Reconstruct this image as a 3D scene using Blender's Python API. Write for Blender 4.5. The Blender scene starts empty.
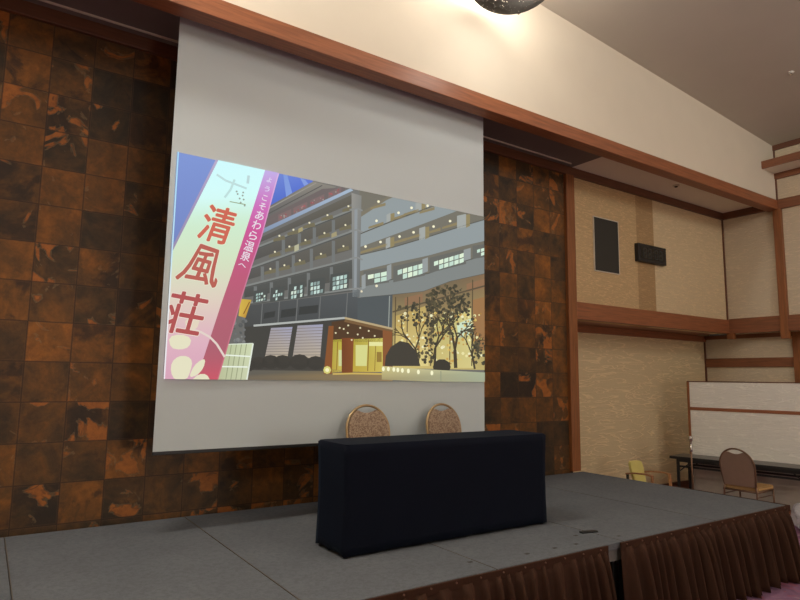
import bpy, bmesh, math, random
from mathutils import Vector, Matrix
from mathutils.geometry import tessellate_polygon
random.seed(7)
scene = bpy.context.scene
COL = scene.collection
S = 0.9375            # drawing units -> metres
Z0 = 0.09             # drawing height of the hall floor below the datum
PI = math.pi

def W(x, y, z):
    return Vector((S * x, S * y, S * (z + Z0)))

# ------------------------------------------------------------------ camera
F_PX, YAW, PITCH, ROLL = 607.56, 0.595551, 0.127298, 0.0132863
CAM = (0.0, 0.0, 1.74)
_f = Vector((math.sin(YAW) * math.cos(PITCH), math.cos(YAW) * math.cos(PITCH), math.sin(PITCH)))
_r = Vector((math.cos(YAW), -math.sin(YAW), 0))
_u = _r.cross(_f)
_c, _s = math.cos(ROLL), math.sin(ROLL)
CR, CU = _c * _r + _s * _u, -_s * _r + _c * _u
cam_data = bpy.data.cameras.new('camera')
cam_data.sensor_width = 36.0
cam_data.lens = F_PX / 800 * 36.0
cam_data.clip_start = 0.05
cam = bpy.data.objects.new('camera', cam_data)
COL.objects.link(cam)
M = Matrix((CR, CU, -_f)).transposed().to_4x4()
M.translation = W(*CAM)
cam.matrix_world = M
scene.camera = cam

# ------------------------------------------------------------------ world and lamps
scene.view_settings.view_transform = 'Standard'
scene.view_settings.look = 'None'
scene.view_settings.gamma = 1
scene.view_settings.use_curve_mapping = False
scene.view_settings.exposure = 0.0
world = bpy.data.worlds.new('hall_air')
scene.world = world
world.use_nodes = True
world.node_tree.nodes['Background'].inputs[0].default_value = (0.9, 0.8, 0.7, 1)
world.node_tree.nodes['Background'].inputs[1].default_value = 0.02

def area(name, loc, target, size, power, color, size_y=None):
    d = bpy.data.lights.new(name, 'AREA')
    d.energy = power
    d.color = color
    d.size = size
    if size_y:
        d.shape = 'RECTANGLE'
        d.size_y = size_y
    o = bpy.data.objects.new(name, d)
    COL.objects.link(o)
    o.location = W(*loc)
    o.rotation_euler = (W(*target) - W(*loc)).to_track_quat('-Z', 'Y').to_euler()
    return o
NEUT = (1.0, 0.965, 0.895)
def point(name, loc, power, color, radius):
    d = bpy.data.lights.new(name, 'POINT')
    d.energy = power
    d.color = color
    d.shadow_soft_size = radius
    o = bpy.data.objects.new(name, d)
    COL.objects.link(o)
    o.location = W(*loc)
    return o
# bowl lamps hung in rows under the hall ceiling, behind and beside the photographer
for lx, ly, lz, pw in ((0.3, 3.85, 6.15, 180), (-3.4, 3.85, 6.3, 170), (-2.0, 0.0, 6.1, 70), (4.0, 0.0, 5.6, 70), (8.2, 0.0, 5.3, 75), (-2.0, -4.0, 6.1, 90), (4.0, -4.0, 5.6, 90), (8.6, -4.0, 5.3, 90)):
    point('bowl_lamp_and_fill_light', (lx, ly, lz), pw, NEUT, 0.25)
# added low soft light at the far end of the hall, its source unseen
area('low_rear_fill', (3.4, -8.7, 1.5), (5.0, 5.0, 1.5), 1.6, 120, NEUT, 2.0)

# ------------------------------------------------------------------ materials
def lin(c):
    return tuple(((v / 255) / 12.92 if v / 255 <= 0.04045 else ((v / 255 + 0.055) / 1.055) ** 2.4) for v in c[:3]) + (1.0,)

class Nodes:
    def __init__(self, name):
        self.m = bpy.data.materials.new(name)
        self.m.use_nodes = True
        self.t = self.m.node_tree
        self.b = self.t.nodes['Principled BSDF']
    def n(self, typ, **kw):
        nd = self.t.nodes.new(typ)
        for k, v in kw.items():
            if k.startswith('i_'):
                nd.inputs[k[2:].replace('_', ' ')].default_value = v
            else:
                setattr(nd, k, v)
        return nd
    def l(self, a, b):
        self.t.links.new(a, b)
    def math(self, op, a, b=None):
        nd = self.n('ShaderNodeMath', operation=op)
        for i, v in enumerate((a, b)):
            if v is None:
                continue
            if isinstance(v, (int, float)):
                nd.inputs[i].default_value = v
            else:
                self.l(v, nd.inputs[i])
        return nd.outputs[0]
    def vmath(self, op, a, b=None):
        nd = self.n('ShaderNodeVectorMath', operation=op)
        for i, v in enumerate((a, b)):
            if v is None:
                continue
            if isinstance(v, tuple):
                nd.inputs[i].default_value = v
            else:
                self.l(v, nd.inputs[i])
        return nd.outputs[0]
    def mix(self, fac, a, b):
        nd = self.n('ShaderNodeMix', data_type='RGBA')
        for i, v in ((0, fac), (6, a), (7, b)):
            if isinstance(v, (int, float, tuple)):
                nd.inputs[i].default_value = v
            else:
                self.l(v, nd.inputs[i])
        return nd.outputs[2]
    def ramp(self, fac, stops, interp='LINEAR'):
        nd = self.n('ShaderNodeValToRGB')
        nd.color_ramp.interpolation = interp
        e = nd.color_ramp.elements
        while len(e) < len(stops):
            e.new(0.5)
        for k, (p, c) in enumerate(stops):
            e[k].position = p
            e[k].color = c if isinstance(c, tuple) and len(c) == 4 else lin(c)
        self.l(fac, nd.inputs[0])
        return nd.outputs[0]
    def coord(self, scale=(1, 1, 1), loc=(0, 0, 0), kind='Object'):
        tc = self.n('ShaderNodeTexCoord')
        mp = self.n('ShaderNodeMapping')
        mp.inputs['Scale'].default_value = scale
        mp.inputs['Location'].default_value = loc
        self.l(tc.outputs[kind], mp.inputs[0])
        return mp.outputs[0]
    def noise(self, vec, scale, detail=3, rough=0.5, dist=0.0):
        nd = self.n('ShaderNodeTexNoise')
        nd.inputs['Scale'].default_value = scale
        nd.inputs['Detail'].default_value = detail
        nd.inputs['Roughness'].default_value = rough
        nd.inputs['Distortion'].default_value = dist
        self.l(vec, nd.inputs['Vector'])
        return nd.outputs[0]
    def bump(self, h, strength=0.3, dist=0.01):
        nd = self.n('ShaderNodeBump')
        nd.inputs['Strength'].default_value = strength
        nd.inputs['Distance'].default_value = dist
        self.l(h, nd.inputs['Height'])
        self.l(nd.outputs[0], self.b.inputs['Normal'])
    def set(self, color=None, rough=0.6, metal=0.0, spec=0.5):
        if color is not None:
            if isinstance(color, tuple):
                self.b.inputs['Base Color'].default_value = color if len(color) == 4 else lin(color)
            else:
                self.l(color, self.b.inputs['Base Color'])
        self.b.inputs['Roughness'].default_value = rough
        self.b.inputs['Metallic'].default_value = metal
        self.b.inputs['Specular IOR Level'].default_value = spec
        return self.m

def shade(c, k):
    return tuple(max(0, min(255, v * k)) for v in c)

def mat_plain(name, c, rough=0.6, metal=0.0, spec=0.5, var=0.06, scale=12):
    k = Nodes(name)
    v = k.coord()
    nz = k.noise(v, scale, 3)
    k.set(k.mix(nz, lin(shade(c, 1 - var)), lin(shade(c, 1 + var))), rough, metal, spec)
    return k.m

def mat_wood(name, c, axis=0, rough=0.45):
    k = Nodes(name)
    sc = [14, 14, 14]
    sc[axis] = 0.9
    v = k.coord(tuple(sc))
    nz = k.noise(v, 3.0, 5, 0.6, 0.4)
    k.set(k.ramp(nz, [(0.25, shade(c, 0.78)), (0.6, c), (0.85, shade(c, 1.16))]), rough)
    k.bump(nz, 0.08, 0.003)
    return k.m

def mat_paper(name, c, amp=0.09, freq=1.0):
    """embossed wave-pattern wallpaper"""
    k = Nodes(name)
    v = k.coord((0.75 * freq, 0.75 * freq, 5.0 * freq))
    w = k.noise(v, 3.0, 2, 0.5, 0.9)
    fine = k.noise(k.coord((3, 3, 9)), 9.0, 2, 0.5, 1.0)
    ridge = k.math('ABSOLUTE', k.math('SUBTRACT', w, 0.5))
    h = k.math('ADD', k.math('MULTIPLY', k.ramp(ridge, [(0.0, (255, 255, 255)), (0.035, (90, 90, 90)), (0.16, (50, 50, 50))]), 0.7), k.math('MULTIPLY', fine, 0.3))
    k.set(k.ramp(h, [(0.10, shade(c, 1 - amp)), (0.45, c), (0.85, shade(c, 1 + amp))]), 0.75, 0, 0.25)
    k.bump(h, 0.5, 0.015)
    return k.m

def mat_copper():
    k = Nodes('patinated_copper_tiles')
    p = 0.31 * S
    v = k.coord((1 / p, 1 / p, 1 / p), (-0.249 * S / p, 0, -(1.118 + Z0) * S / p))
    cell = k.vmath('FLOOR', v)
    fr = k.vmath('FRACTION', v)
    cell2 = k.vmath('MULTIPLY', cell, (1, 0, 1))
    wn = k.n('ShaderNodeTexWhiteNoise', noise_dimensions='3D')
    k.l(cell2, wn.inputs['Vector'])
    sep = k.n('ShaderNodeSeparateColor')
    k.l(wn.outputs['Color'], sep.inputs[0])
    rA, rB, rC = sep.outputs[0], sep.outputs[1], sep.outputs[2]
    off = k.vmath('MULTIPLY', wn.outputs['Color'], (37.0, 37.0, 37.0))
    vo = k.vmath('ADD', v, off)
    big = k.noise(vo, 0.85, 5, 0.58, 0.9)
    fine = k.noise(vo, 5.0, 6, 0.68, 0.3)
    swirl = k.noise(vo, 1.15, 4, 0.55, 1.1)
    # plain sheet tone, tile by tile, clouded
    cloud = k.noise(vo, 1.3, 5, 0.62, 0.5)
    tone = k.math('ADD', k.math('MULTIPLY', rA, 0.5), k.math('MULTIPLY', k.math('SUBTRACT', cloud, 0.29), 1.25))
    col = k.ramp(tone, [(0.0, (44, 38, 31)), (0.22, (62, 50, 35)), (0.45, (88, 63, 37)), (0.68, (120, 79, 37)), (0.95, (160, 100, 40))])
    # flame marks: sooty patches, orange tongues with a pale rim
    sw = k.math('ADD', swirl, k.math('MULTIPLY', k.math('SUBTRACT', rC, 0.5), 0.26))
    m1 = k.ramp(k.math('ADD', big, k.math('MULTIPLY', k.math('SUBTRACT', rB, 0.5), 0.30)), [(0.58, (0, 0, 0)), (0.68, (255, 255, 255))])
    col = k.mix(k.math('MULTIPLY', m1, 0.72), col, lin((46, 38, 33)))
    m2 = k.ramp(sw, [(0.655, (0, 0, 0)), (0.69, (255, 255, 255))])
    col = k.mix(k.math('MULTIPLY', m2, 0.8), col, lin((184, 110, 48)))
    m3 = k.ramp(sw, [(0.635, (0, 0, 0)), (0.652, (255, 255, 255)), (0.67, (0, 0, 0))])
    col = k.mix(k.math('MULTIPLY', m3, 0.4), col, lin((150, 128, 96)))
    col = k.mix(k.math('MULTIPLY', k.ramp(fine, [(0.35, (255, 255, 255)), (0.6, (0, 0, 0))]), 0.35), col, lin((44, 34, 28)))
    # seams
    sx = k.n('ShaderNodeSeparateXYZ')
    k.l(fr, sx.inputs[0])
    ex = k.math('MINIMUM', sx.outputs[0], k.math('SUBTRACT', 1.0, sx.outputs[0]))
    ez = k.math('MINIMUM', sx.outputs[2], k.math('SUBTRACT', 1.0, sx.outputs[2]))
    e = k.math('MINIMUM', ex, ez)
    seam = k.math('LESS_THAN', e, 0.016)
    lip = k.math('MULTIPLY', k.math('LESS_THAN', e, 0.03), 0.25)
    col = k.mix(lip, col, lin((112, 80, 54)))
    col = k.mix(k.math('MULTIPLY', seam, 0.55), col, lin((34, 25, 20)))
    k.set(col, 0.5, 0.25, 0.4)
    k.bump(k.math('ADD', fine, k.math('MULTIPLY', seam, -0.6)), 0.25, 0.01)
    return k.m

def mat_deck():
    k = Nodes('grey_needle_felt')
    v = k.coord()
    a = k.noise(v, 70, 4, 0.75)
    b = k.noise(v, 2.2, 6, 0.7)
    d = k.noise(k.coord((1.0, 1.0, 1.0)), 9.0, 5, 0.75, 0.6)
    col = k.mix(b, lin((104, 107, 111)), lin((130, 133, 137)))
    col = k.mix(k.math('MULTIPLY', a, 0.75), col, lin((70, 73, 77)))
    spot = k.ramp(d, [(0.70, (0, 0, 0)), (0.76, (255, 255, 255))])
    col = k.mix(k.math('MULTIPLY', spot, 0.35), col, lin((70, 66, 60)))
    g = k.noise(v, 28, 4, 0.8)
    col = k.mix(k.math('MULTIPLY', k.ramp(g, [(0.40, (255, 255, 255)), (0.55, (0, 0, 0))]), 0.3), col, lin((72, 75, 78)))
    k.set(col, 0.95, 0, 0.1)
    k.bump(a, 0.25, 0.004)
    return k.m

def mat_carpet():
    k = Nodes('purple_patterned_carpet')
    v = k.coord()
    a = k.noise(v, 2.4, 3, 0.5, 1.2)
    b = k.noise(v, 5.5, 3, 0.5, 0.8)
    f = k.noise(v, 260, 2)
    col = k.ramp(a, [(0.35, (116, 84, 110)), (0.5, (146, 110, 134)), (0.62, (128, 92, 120))])
    col = k.mix(k.ramp(b, [(0.56, (0, 0, 0)), (0.62, (255, 255, 255))]), col, lin((156, 92, 108)))
    col = k.mix(k.ramp(b, [(0.36, (255, 255, 255)), (0.42, (0, 0, 0))]), col, lin((176, 150, 148)))
    col = k.mix(k.math('MULTIPLY', f, 0.3), col, lin((90, 60, 84)))
    k.set(col, 0.95, 0, 0.1)
    k.bump(f, 0.3, 0.005)
    return k.m

def mat_velvet(name, c):
    k = Nodes(name)
    v = k.coord((60, 60, 3))
    nz = k.noise(v, 3, 3)
    k.set(k.mix(nz, lin(shade(c, 0.8)), lin(shade(c, 1.15))), 0.85, 0, 0.15)
    k.b.inputs['Sheen Weight'].default_value = 0.22
    k.b.inputs['Sheen Tint'].default_value = lin((150, 96, 66))
    return k.m

def mat_brocade(name, c, c2):
    k = Nodes(name)
    v = k.coord()
    a = k.noise(v, 60, 2, 0.5, 1.5)
    k.set(k.mix(k.ramp(a, [(0.46, (0, 0, 0)), (0.54, (255, 255, 255))]), lin(c), lin(c2)), 0.8, 0, 0.2)
    k.bump(a, 0.2, 0.004)
    return k.m

def mat_ribbed(name, c):
    k = Nodes(name)
    v = k.coord()
    w = k.n('ShaderNodeTexWave', wave_type='BANDS', bands_direction='X')
    w.inputs['Scale'].default_value = 22
    k.l(v, w.inputs[0])
    k.set(k.mix(w.outputs[1], lin(shade(c, 0.8)), lin(shade(c, 1.15))), 0.8, 0, 0.2)
    return k.m

def mat_glass(name):
    k = Nodes(name)
    k.set((235, 235, 238), 0.12)
    k.b.inputs['Transmission Weight'].default_value = 0.55
    k.b.inputs['IOR'].default_value = 1.3
    k.bump(k.noise(k.coord(), 25, 3, 0.6, 1), 0.8, 0.02)
    return k.m

def mat_perforated():
    k = Nodes('perforated_metal')
    vo = k.n('ShaderNodeTexVoronoi')
    vo.inputs['Scale'].default_value = 46
    k.l(k.coord(), vo.inputs['Vector'])
    hole = k.math('LESS_THAN', vo.outputs['Distance'], 0.21)
    k.set((64, 61, 57), 0.8, 0.0, 0.2)
    tr = k.n('ShaderNodeBsdfTransparent')
    mx = k.n('ShaderNodeMixShader')
    k.l(hole, mx.inputs[0])
    k.l(k.b.outputs[0], mx.inputs[1])
    k.l(tr.outputs[0], mx.inputs[2])
    k.l(mx.outputs[0], k.t.nodes['Material Output'].inputs[0])
    return k.m

def mat_picture():
    """what the projector throws on the screen: light, read from the picture's own colours"""
    k = Nodes('projected_light')
    at = k.n('ShaderNodeVertexColor', layer_name='Col')
    k.set((30, 30, 30), 0.9, 0, 0.0)
    k.l(at.outputs[0], k.b.inputs['Emission Color'])
    k.b.inputs['Emission Strength'].default_value = 1.0
    return k.m

def mat_emit(name, c, st):
    k = Nodes(name)
    k.set(c, 0.6)
    k.b.inputs['Emission Color'].default_value = lin(c)
    k.b.inputs['Emission Strength'].default_value = st
    return k.m

MT = {
    'copper': mat_copper(), 'deck': mat_deck(), 'carpet': mat_carpet(),
    'beam': mat_wood('red_brown_beam_wood', (152, 92, 58), 0),
    'beam_y': mat_wood('red_brown_rail_wood', (136, 84, 54), 1),
    'post': mat_wood('red_brown_post_wood', (144, 88, 48), 2),
    'darkwood': mat_wood('dark_brown_trim_wood', (106, 64, 42), 0),
    'darkwood_y': mat_wood('dark_brown_rail_wood', (106, 64, 42), 1),
    'plaster': mat_plain('cream_plaster', (220, 210, 192), 0.9, 0, 0.1, 0.015, 3),
    'ceil': mat_plain('hall_ceiling_paint', (194, 186, 174), 0.9, 0, 0.1, 0.02, 2),
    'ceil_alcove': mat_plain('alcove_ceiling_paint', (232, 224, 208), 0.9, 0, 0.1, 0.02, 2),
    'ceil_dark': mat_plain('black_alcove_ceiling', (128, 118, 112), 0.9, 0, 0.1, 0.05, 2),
    'paper': mat_paper('cream_wave_wallpaper', (220, 198, 160), 0.05, 1.7),
    'paper_tan': mat_paper('tan_wave_wallpaper', (206, 176, 132), 0.08, 2.2),
    'paper_brown': mat_paper('brown_wave_wallpaper', (182, 150, 108), 0.08, 2.2),
    'paper_side': mat_paper('pale_wave_wallpaper', (212, 196, 170), 0.05, 1.7),
    'screen': mat_plain('matte_white_screen', (198, 206, 208), 0.95, 0, 0.05, 0.004, 2),
    'black': mat_plain('black_plastic', (26, 26, 27), 0.5),
    'blackmetal': mat_plain('black_painted_steel', (30, 29, 29), 0.45),
    'display': mat_plain('dark_display_glass', (18, 20, 20), 0.2),
    'segment': mat_plain('unlit_display_segment', (46, 49, 48), 0.4),
    'grille': mat_plain('dark_speaker_cloth', (62, 60, 55), 0.85, 0, 0.2, 0.05, 60),
    'lightframe': mat_plain('pale_grey_frame', (204, 194, 176), 0.5),
    'navy': mat_plain('navy_stretch_cloth', (6, 11, 26), 0.8, 0, 0.15, 0.1, 4),
    'skirt': mat_velvet('brown_velvet', (58, 37, 26)),
    'picture': mat_picture(),
    'gold': mat_plain('champagne_gold_tube', (176, 150, 112), 0.35, 0.7),
    'bronze': mat_plain('bronze_brown_tube', (120, 92, 72), 0.4, 0.5),
    'brocade': mat_brocade('beige_brocade', (134, 110, 92), (172, 150, 128)),
    'backcloth': mat_plain('taupe_vinyl_back', (134, 108, 92), 0.7),
    'seatcloth': mat_ribbed('tan_ribbed_seat_cloth', (176, 140, 92)),
    'yellow': mat_plain('pale_yellow_vinyl', (206, 192, 112), 0.5),
    'lightwood': mat_wood('light_brown_bent_wood', (176, 124, 84), 0),
    'tabletop': mat_plain('dark_grey_laminate', (84, 80, 74), 0.35),
    'partition': mat_paper('white_wave_partition_paper', (228, 224, 214), 0.035, 1.2),
    'paper_low': mat_paper('large_wave_wallpaper', (222, 200, 160), 0.06, 0.8),
    'partition_shaded': mat_plain('taupe_shaded_partition', (184, 174, 160), 0.85),  # white partition with the table's shadow put into the colour
    'chrome': mat_plain('chrome', (205, 200, 195), 0.2, 0.9),
    'clear': mat_glass('clear_crinkled_plastic'),
    'perforated': mat_perforated(),
    'seam': mat_plain('brown_grey_edge_strip', (84, 76, 66), 0.8),
    'white': mat_plain('white_plastic', (210, 205, 196), 0.5),
    'grey': mat_plain('grey_steel', (120, 118, 114), 0.5, 0.4),
    'bulb': mat_emit('lamp_bulb', (255, 226, 190), 4.0),
}

_nb = MT['navy'].node_tree.nodes['Principled BSDF']
_nb.inputs['Sheen Weight'].default_value = 0.05
_nb.inputs['Sheen Tint'].default_value = lin((110, 150, 190))

# ------------------------------------------------------------------ mesh builder
class MB:
    """collects shapes for ONE mesh object"""
    def __init__(self, k=1.0):
        self.bm = bmesh.new()
        self.k = k
        self.mi = 0
    def face(self, pts):
        vs = [self.bm.verts.new(Vector(p) * self.k) for p in pts]
        f = self.bm.faces.new(vs)
        f.material_index = self.mi
        return f
    def box(self, x0, x1, y0, y1, z0, z1, bev=0.0):
        x0, x1 = min(x0, x1), max(x0, x1)
        y0, y1 = min(y0, y1), max(y0, y1)
        z0, z1 = min(z0, z1), max(z0, z1)
        tmp = bmesh.new()
        bmesh.ops.create_cube(tmp, size=1.0)
        for v in tmp.verts:
            v.co = Vector(((x0 + x1) / 2 + v.co.x * (x1 - x0), (y0 + y1) / 2 + v.co.y * (y1 - y0), (z0 + z1) / 2 + v.co.z * (z1 - z0))) * self.k
        if bev:
            bmesh.ops.bevel(tmp, geom=tmp.edges[:], offset=bev * self.k, segments=2, affect='EDGES', profile=0.5)
        self.add(tmp)
        return self
    def add(self, tmp):
        me = bpy.data.meshes.new('tmp')
        tmp.to_mesh(me)
        tmp.free()
        n0 = len(self.bm.faces)
        self.bm.from_mesh(me)
        self.bm.faces.ensure_lookup_table()
        for f in self.bm.faces[n0:]:
            f.material_index = self.mi
        bpy.data.meshes.remove(me)
    def obox(self, a, b, w, h, up=(0, 0, 1)):
        """bar of section w x h from a to b"""
        a, b = Vector(a), Vector(b)
        d = (b - a).normalized()
        s = d.cross(Vector(up))
        if s.length < 1e-6:
            s = Vector((1, 0, 0))
        s.normalize()
        t = s.cross(d)
        c = [[p + s * i * w / 2 + t * j * h / 2 for i, j in ((-1, -1), (1, -1), (1, 1), (-1, 1))] for p in (a, b)]
        v = [[self.bm.verts.new(q * self.k) for q in r] for r in c]
        fs = [self.bm.faces.new(v[0][::-1]), self.bm.faces.new(v[1])]
        for i in range(4):
            j = (i + 1) % 4
            fs.append(self.bm.faces.new((v[0][i], v[0][j], v[1][j], v[1][i])))
        for f in fs:
            f.material_index = self.mi
        return self
    def tube(self, pts, r, n=8, closed=False):
        pts = [Vector(p) for p in pts]
        m = len(pts)
        rings = []
        up = None
        for i, p in enumerate(pts):
            if closed:
                d = pts[(i + 1) % m] - pts[i - 1]
            else:
                d = pts[min(i + 1, m - 1)] - pts[max(i - 1, 0)]
            d.normalize()
            if up is None:
                up = Vector((0, 0, 1)) if abs(d.z) < 0.9 else Vector((1, 0, 0))
            s = d.cross(up)
            s.normalize()
            t = s.cross(d)
            up = t
            rr = r[i] if isinstance(r, (list, tuple)) else r
            rings.append([self.bm.verts.new((p + s * math.cos(2 * PI * q / n) * rr + t * math.sin(2 * PI * q / n) * rr) * self.k) for q in range(n)])
        for i in range(m if closed else m - 1):
            a, b = rings[i], rings[(i + 1) % m]
            for q in range(n):
                f = self.bm.faces.new((a[q], a[(q + 1) % n], b[(q + 1) % n], b[q]))
                f.smooth = True
                f.material_index = self.mi
        if not closed:
            self.bm.faces.new(rings[0][::-1]).material_index = self.mi
            self.bm.faces.new(rings[-1]).material_index = self.mi
        return self
    def lathe(self, c, prof, n=20):
        c = Vector(c)
        rings = [[self.bm.verts.new((c + Vector((math.cos(2 * PI * q / n) * r, math.sin(2 * PI * q / n) * r, z))) * self.k) for q in range(n)] for r, z in prof]
        for a, b in zip(rings, rings[1:]):
            for q in range(n):
                f = self.bm.faces.new((a[q], a[(q + 1) % n], b[(q + 1) % n], b[q]))
                f.smooth = True
        self.bm.faces.new(rings[0][::-1])
        self.bm.faces.new(rings[-1])
        return self
    def slab(self, outline, fn0, fn1):
        """closed solid between two mapped copies of a 2D outline"""
        a = [self.bm.verts.new(Vector(fn0(p)) * self.k) for p in outline]
        b = [self.bm.verts.new(Vector(fn1(p)) * self.k) for p in outline]
        f = [self.bm.faces.new(a[::-1]), self.bm.faces.new(b)]
        n = len(outline)
        for i in range(n):
            j = (i + 1) % n
            f.append(self.bm.faces.new((a[i], a[j], b[j], b[i])))
        for q in f:
            q.material_index = self.mi
        return self
    def grid(self, fn, nu, nv, smooth=True):
        v = [[self.bm.verts.new(Vector(fn(i / nu, j / nv)) * self.k) for j in range(nv + 1)] for i in range(nu + 1)]
        for i in range(nu):
            for j in range(nv):
                f = self.bm.faces.new((v[i][j], v[i + 1][j], v[i + 1][j + 1], v[i][j + 1]))
                f.smooth = smooth
                f.material_index = self.mi
        return self

def ring(mb, a0, a1, b0, b1, w, fn):
    """rectangular frame of bar width w; fn maps (a, b, 0 or 1) to a point"""
    o = [(a0, b0), (a1, b0), (a1, b1), (a0, b1)]
    n = [(a0 + w, b0 + w), (a1 - w, b0 + w), (a1 - w, b1 - w), (a0 + w, b1 - w)]
    V = {(k, q, c): mb.bm.verts.new(Vector(fn(p[0], p[1], c)) * mb.k) for k, l in ((0, o), (1, n)) for q, p in enumerate(l) for c in (0, 1)}
    for q in range(4):
        r = (q + 1) % 4
        for f in (((0, q, 0), (0, r, 0), (0, r, 1), (0, q, 1)), ((1, q, 0), (1, q, 1), (1, r, 1), (1, r, 0)), ((0, q, 1), (0, r, 1), (1, r, 1), (1, q, 1)), ((0, q, 0), (1, q, 0), (1, r, 0), (0, r, 0))):
            mb.bm.faces.new([V[k] for k in f])
    return mb

def obj(name, mb, mats, parent=None, loc=None, normals=True):
    if normals:
        bmesh.ops.recalc_face_normals(mb.bm, faces=mb.bm.faces[:])
    me = bpy.data.meshes.new(name)
    mb.bm.to_mesh(me)
    mb.bm.free()
    for m in (mats if isinstance(mats, list) else [mats]):
        me.materials.append(m)
    o = bpy.data.objects.new(name, me)
    COL.objects.link(o)
    if parent is not None:
        o.parent = parent
        if loc is not None:
            o.location = loc
    else:
        o.location = W(*(loc or (0, 0, 0)))
    return o

def tag(o, label, cat, group=None):
    o['label'] = label
    o['category'] = cat
    if group:
        o['group'] = group
    return o

def thing(name, label, cat, loc, rotz=0.0, group=None):
    o = bpy.data.objects.new(name, None)
    o.empty_display_size = 0.1
    COL.objects.link(o)
    o.location = W(*loc)
    o.rotation_euler = (0, 0, rotz)
    return tag(o, label, cat, group)

def struct(name, mb, mats):
    o = obj(name, mb, mats)
    o['kind'] = 'structure'
    return o

def copy_tree(o, parent=None):
    c = o.copy()
    COL.objects.link(c)
    if parent is not None:
        c.parent = parent
    for ch in list(o.children):
        copy_tree(ch, c)
    return c

def B():
    return MB(S)      # drawing units
def R():
    return MB(1.0)    # metres

# ------------------------------------------------------------------ the hall
FL = -0.09
YB, YH, XR = 5.486, 4.57, 10.57
YL, XL = 6.10, 10.90
def zc(x):
    return 6.09 - 0.0803 * (x - 5.03)

struct('floor', B().box(-6.2, 11.2, -9.2, 6.4, FL - 0.2, FL), MT['carpet'])
b = B()
b.slab([(-6.2, zc(-6.2)), (11.2, zc(11.2)), (11.2, zc(11.2) + 0.2), (-6.2, zc(-6.2) + 0.2)],
       lambda p: (p[0], -9.2, p[1]), lambda p: (p[0], YH + 0.15, p[1]))
struct('ceiling', b, MT['ceil'])
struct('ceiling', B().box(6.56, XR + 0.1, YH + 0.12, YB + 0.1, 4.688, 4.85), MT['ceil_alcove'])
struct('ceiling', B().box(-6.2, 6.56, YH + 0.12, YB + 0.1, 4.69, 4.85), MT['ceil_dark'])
struct('wall_back', B().box(-6.2, 6.50, YB, YB + 0.2, FL, 4.85), MT['copper'])
# upper cream wall right of the copper wall: three strips of wallpaper
b = B()
b.box(6.50, 8.06, YB, YB + 0.2, 2.57, 4.85)
b.mi = 1
b.box(8.06, 8.50, YB, YB + 0.2, 2.57, 4.85)
b.mi = 2
b.box(8.50, XR + 0.1, YB, YB + 0.2, 2.57, 4.85)
struct('wall_back', b, [MT['paper_tan'], MT['paper_brown'], MT['paper']])
struct('wall_back', B().box(6.3, XL + 0.2, YL, YL + 0.2, FL, 2.7), MT['paper_low'])
struct('wall_back', B().box(6.50, 6.60, YB + 0.2, YL, FL, 2.7), MT['paper'])
# right wall: overhanging upper part, set-back lower part
b = B()
b.box(XR, XR + 0.55, -9.2, YB + 0.1, 2.57, 6.2)
struct('wall_right', b, MT['paper_side'])
struct('wall_right', B().box(XL, XL + 0.2, -9.2, YL, FL, 2.57), MT['paper_side'])
struct('ceiling', B().box(6.3, XR, YB + 0.2, YL, 2.57, 2.7), MT['beam'])
struct('wall_left', B().box(-6.2, -6.0, -9.2, 5.6, FL, 7.3), MT['paper'])
struct('wall_front', B().box(-6.2, 11.2, -9.2, -9.0, FL, 7.3), MT['paper'])
# header wall above the beam
b = B()
b.slab([(-6.2, 4.66), (XR + 0.02, 4.66), (XR + 0.02, zc(XR) + 0.05), (-6.2, zc(-6.2) + 0.05)],
       lambda p: (p[0], YH, p[1]), lambda p: (p[0], YH + 0.12, p[1]))
struct('wall_header', b, MT['plaster'])
# beam under the header wall
struct('trim_1', B().box(-6.0, XR, YH - 0.03, YH + 0.14, 4.55, 4.71, 0.006), MT['beam'])
# trim along the top of the back wall
struct('trim_2', B().box(-6.0, XR, YB - 0.05, YB, 4.572, 4.69, 0.004), MT['darkwood'])
# post between copper and cream walls
struct('trim_3', B().box(6.43, 6.595, YB - 0.05, YB + 0.02, 0.56, 4.575, 0.004), MT['post'])
# beam below the upper cream wall
struct('trim_4', B().box(6.595, XR, YB - 0.05, YB + 0.03, 2.565, 2.80, 0.005), MT['beam'])
struct('trim_5', B().box(XR - 0.05, XR + 0.03, -9.0, YB - 0.05, 2.565, 2.815, 0.005), MT['beam_y'])
# top trims on the alcove's right end, corner strips and post on the right wall
struct('trim_6', B().box(XR - 0.05, XR, YH + 0.14, YB - 0.05, 4.572, 4.69, 0.004), MT['darkwood_y'])
struct('trim_7', B().box(XR - 0.022, XR, YB - 0.022, YB, 2.80, 4.575), MT['darkwood'])
struct('trim_8', B().box(XR - 0.07, XR + 0.02, 4.50, 4.62, 2.44, 4.56, 0.004), MT['post'])
struct('trim_9', B().box(XR - 0.06, XR + 0.02, YB - 0.12, YB - 0.01, 2.47, 2.57, 0.004), MT['post'])
# continuation of the beam on the right wall, ledge and rails above it
struct('trim_10', B().box(XR - 0.05, XR, -9.0, YH - 0.03, 4.56, 4.72, 0.005), MT['beam_y'])
b = B()
b.box(XR - 0.44, XR, -9.0, YH, 5.168, 5.20)
b.mi = 1
b.box(XR - 0.45, XR - 0.42, -9.0, YH, 5.166, 5.288)
b.mi = 0
b.box(XR - 0.42, XR, -9.0, YH, 5.20, 5.27)
struct('trim_11', b, [MT['ceil_alcove'], MT['beam_y']])
struct('trim_12', B().box(XR - 0.04, XR, -9.0, YH, 5.07, 5.168, 0.004), MT['beam_y'])
struct('trim_13', B().box(XR - 0.04, XR, -9.0, YH, 5.565, 5.66, 0.004), MT['darkwood_y'])
struct('trim_14', B().box(XR - 0.02, XR, YH - 0.02, YH, 4.71, 5.66), MT['darkwood'])
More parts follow.
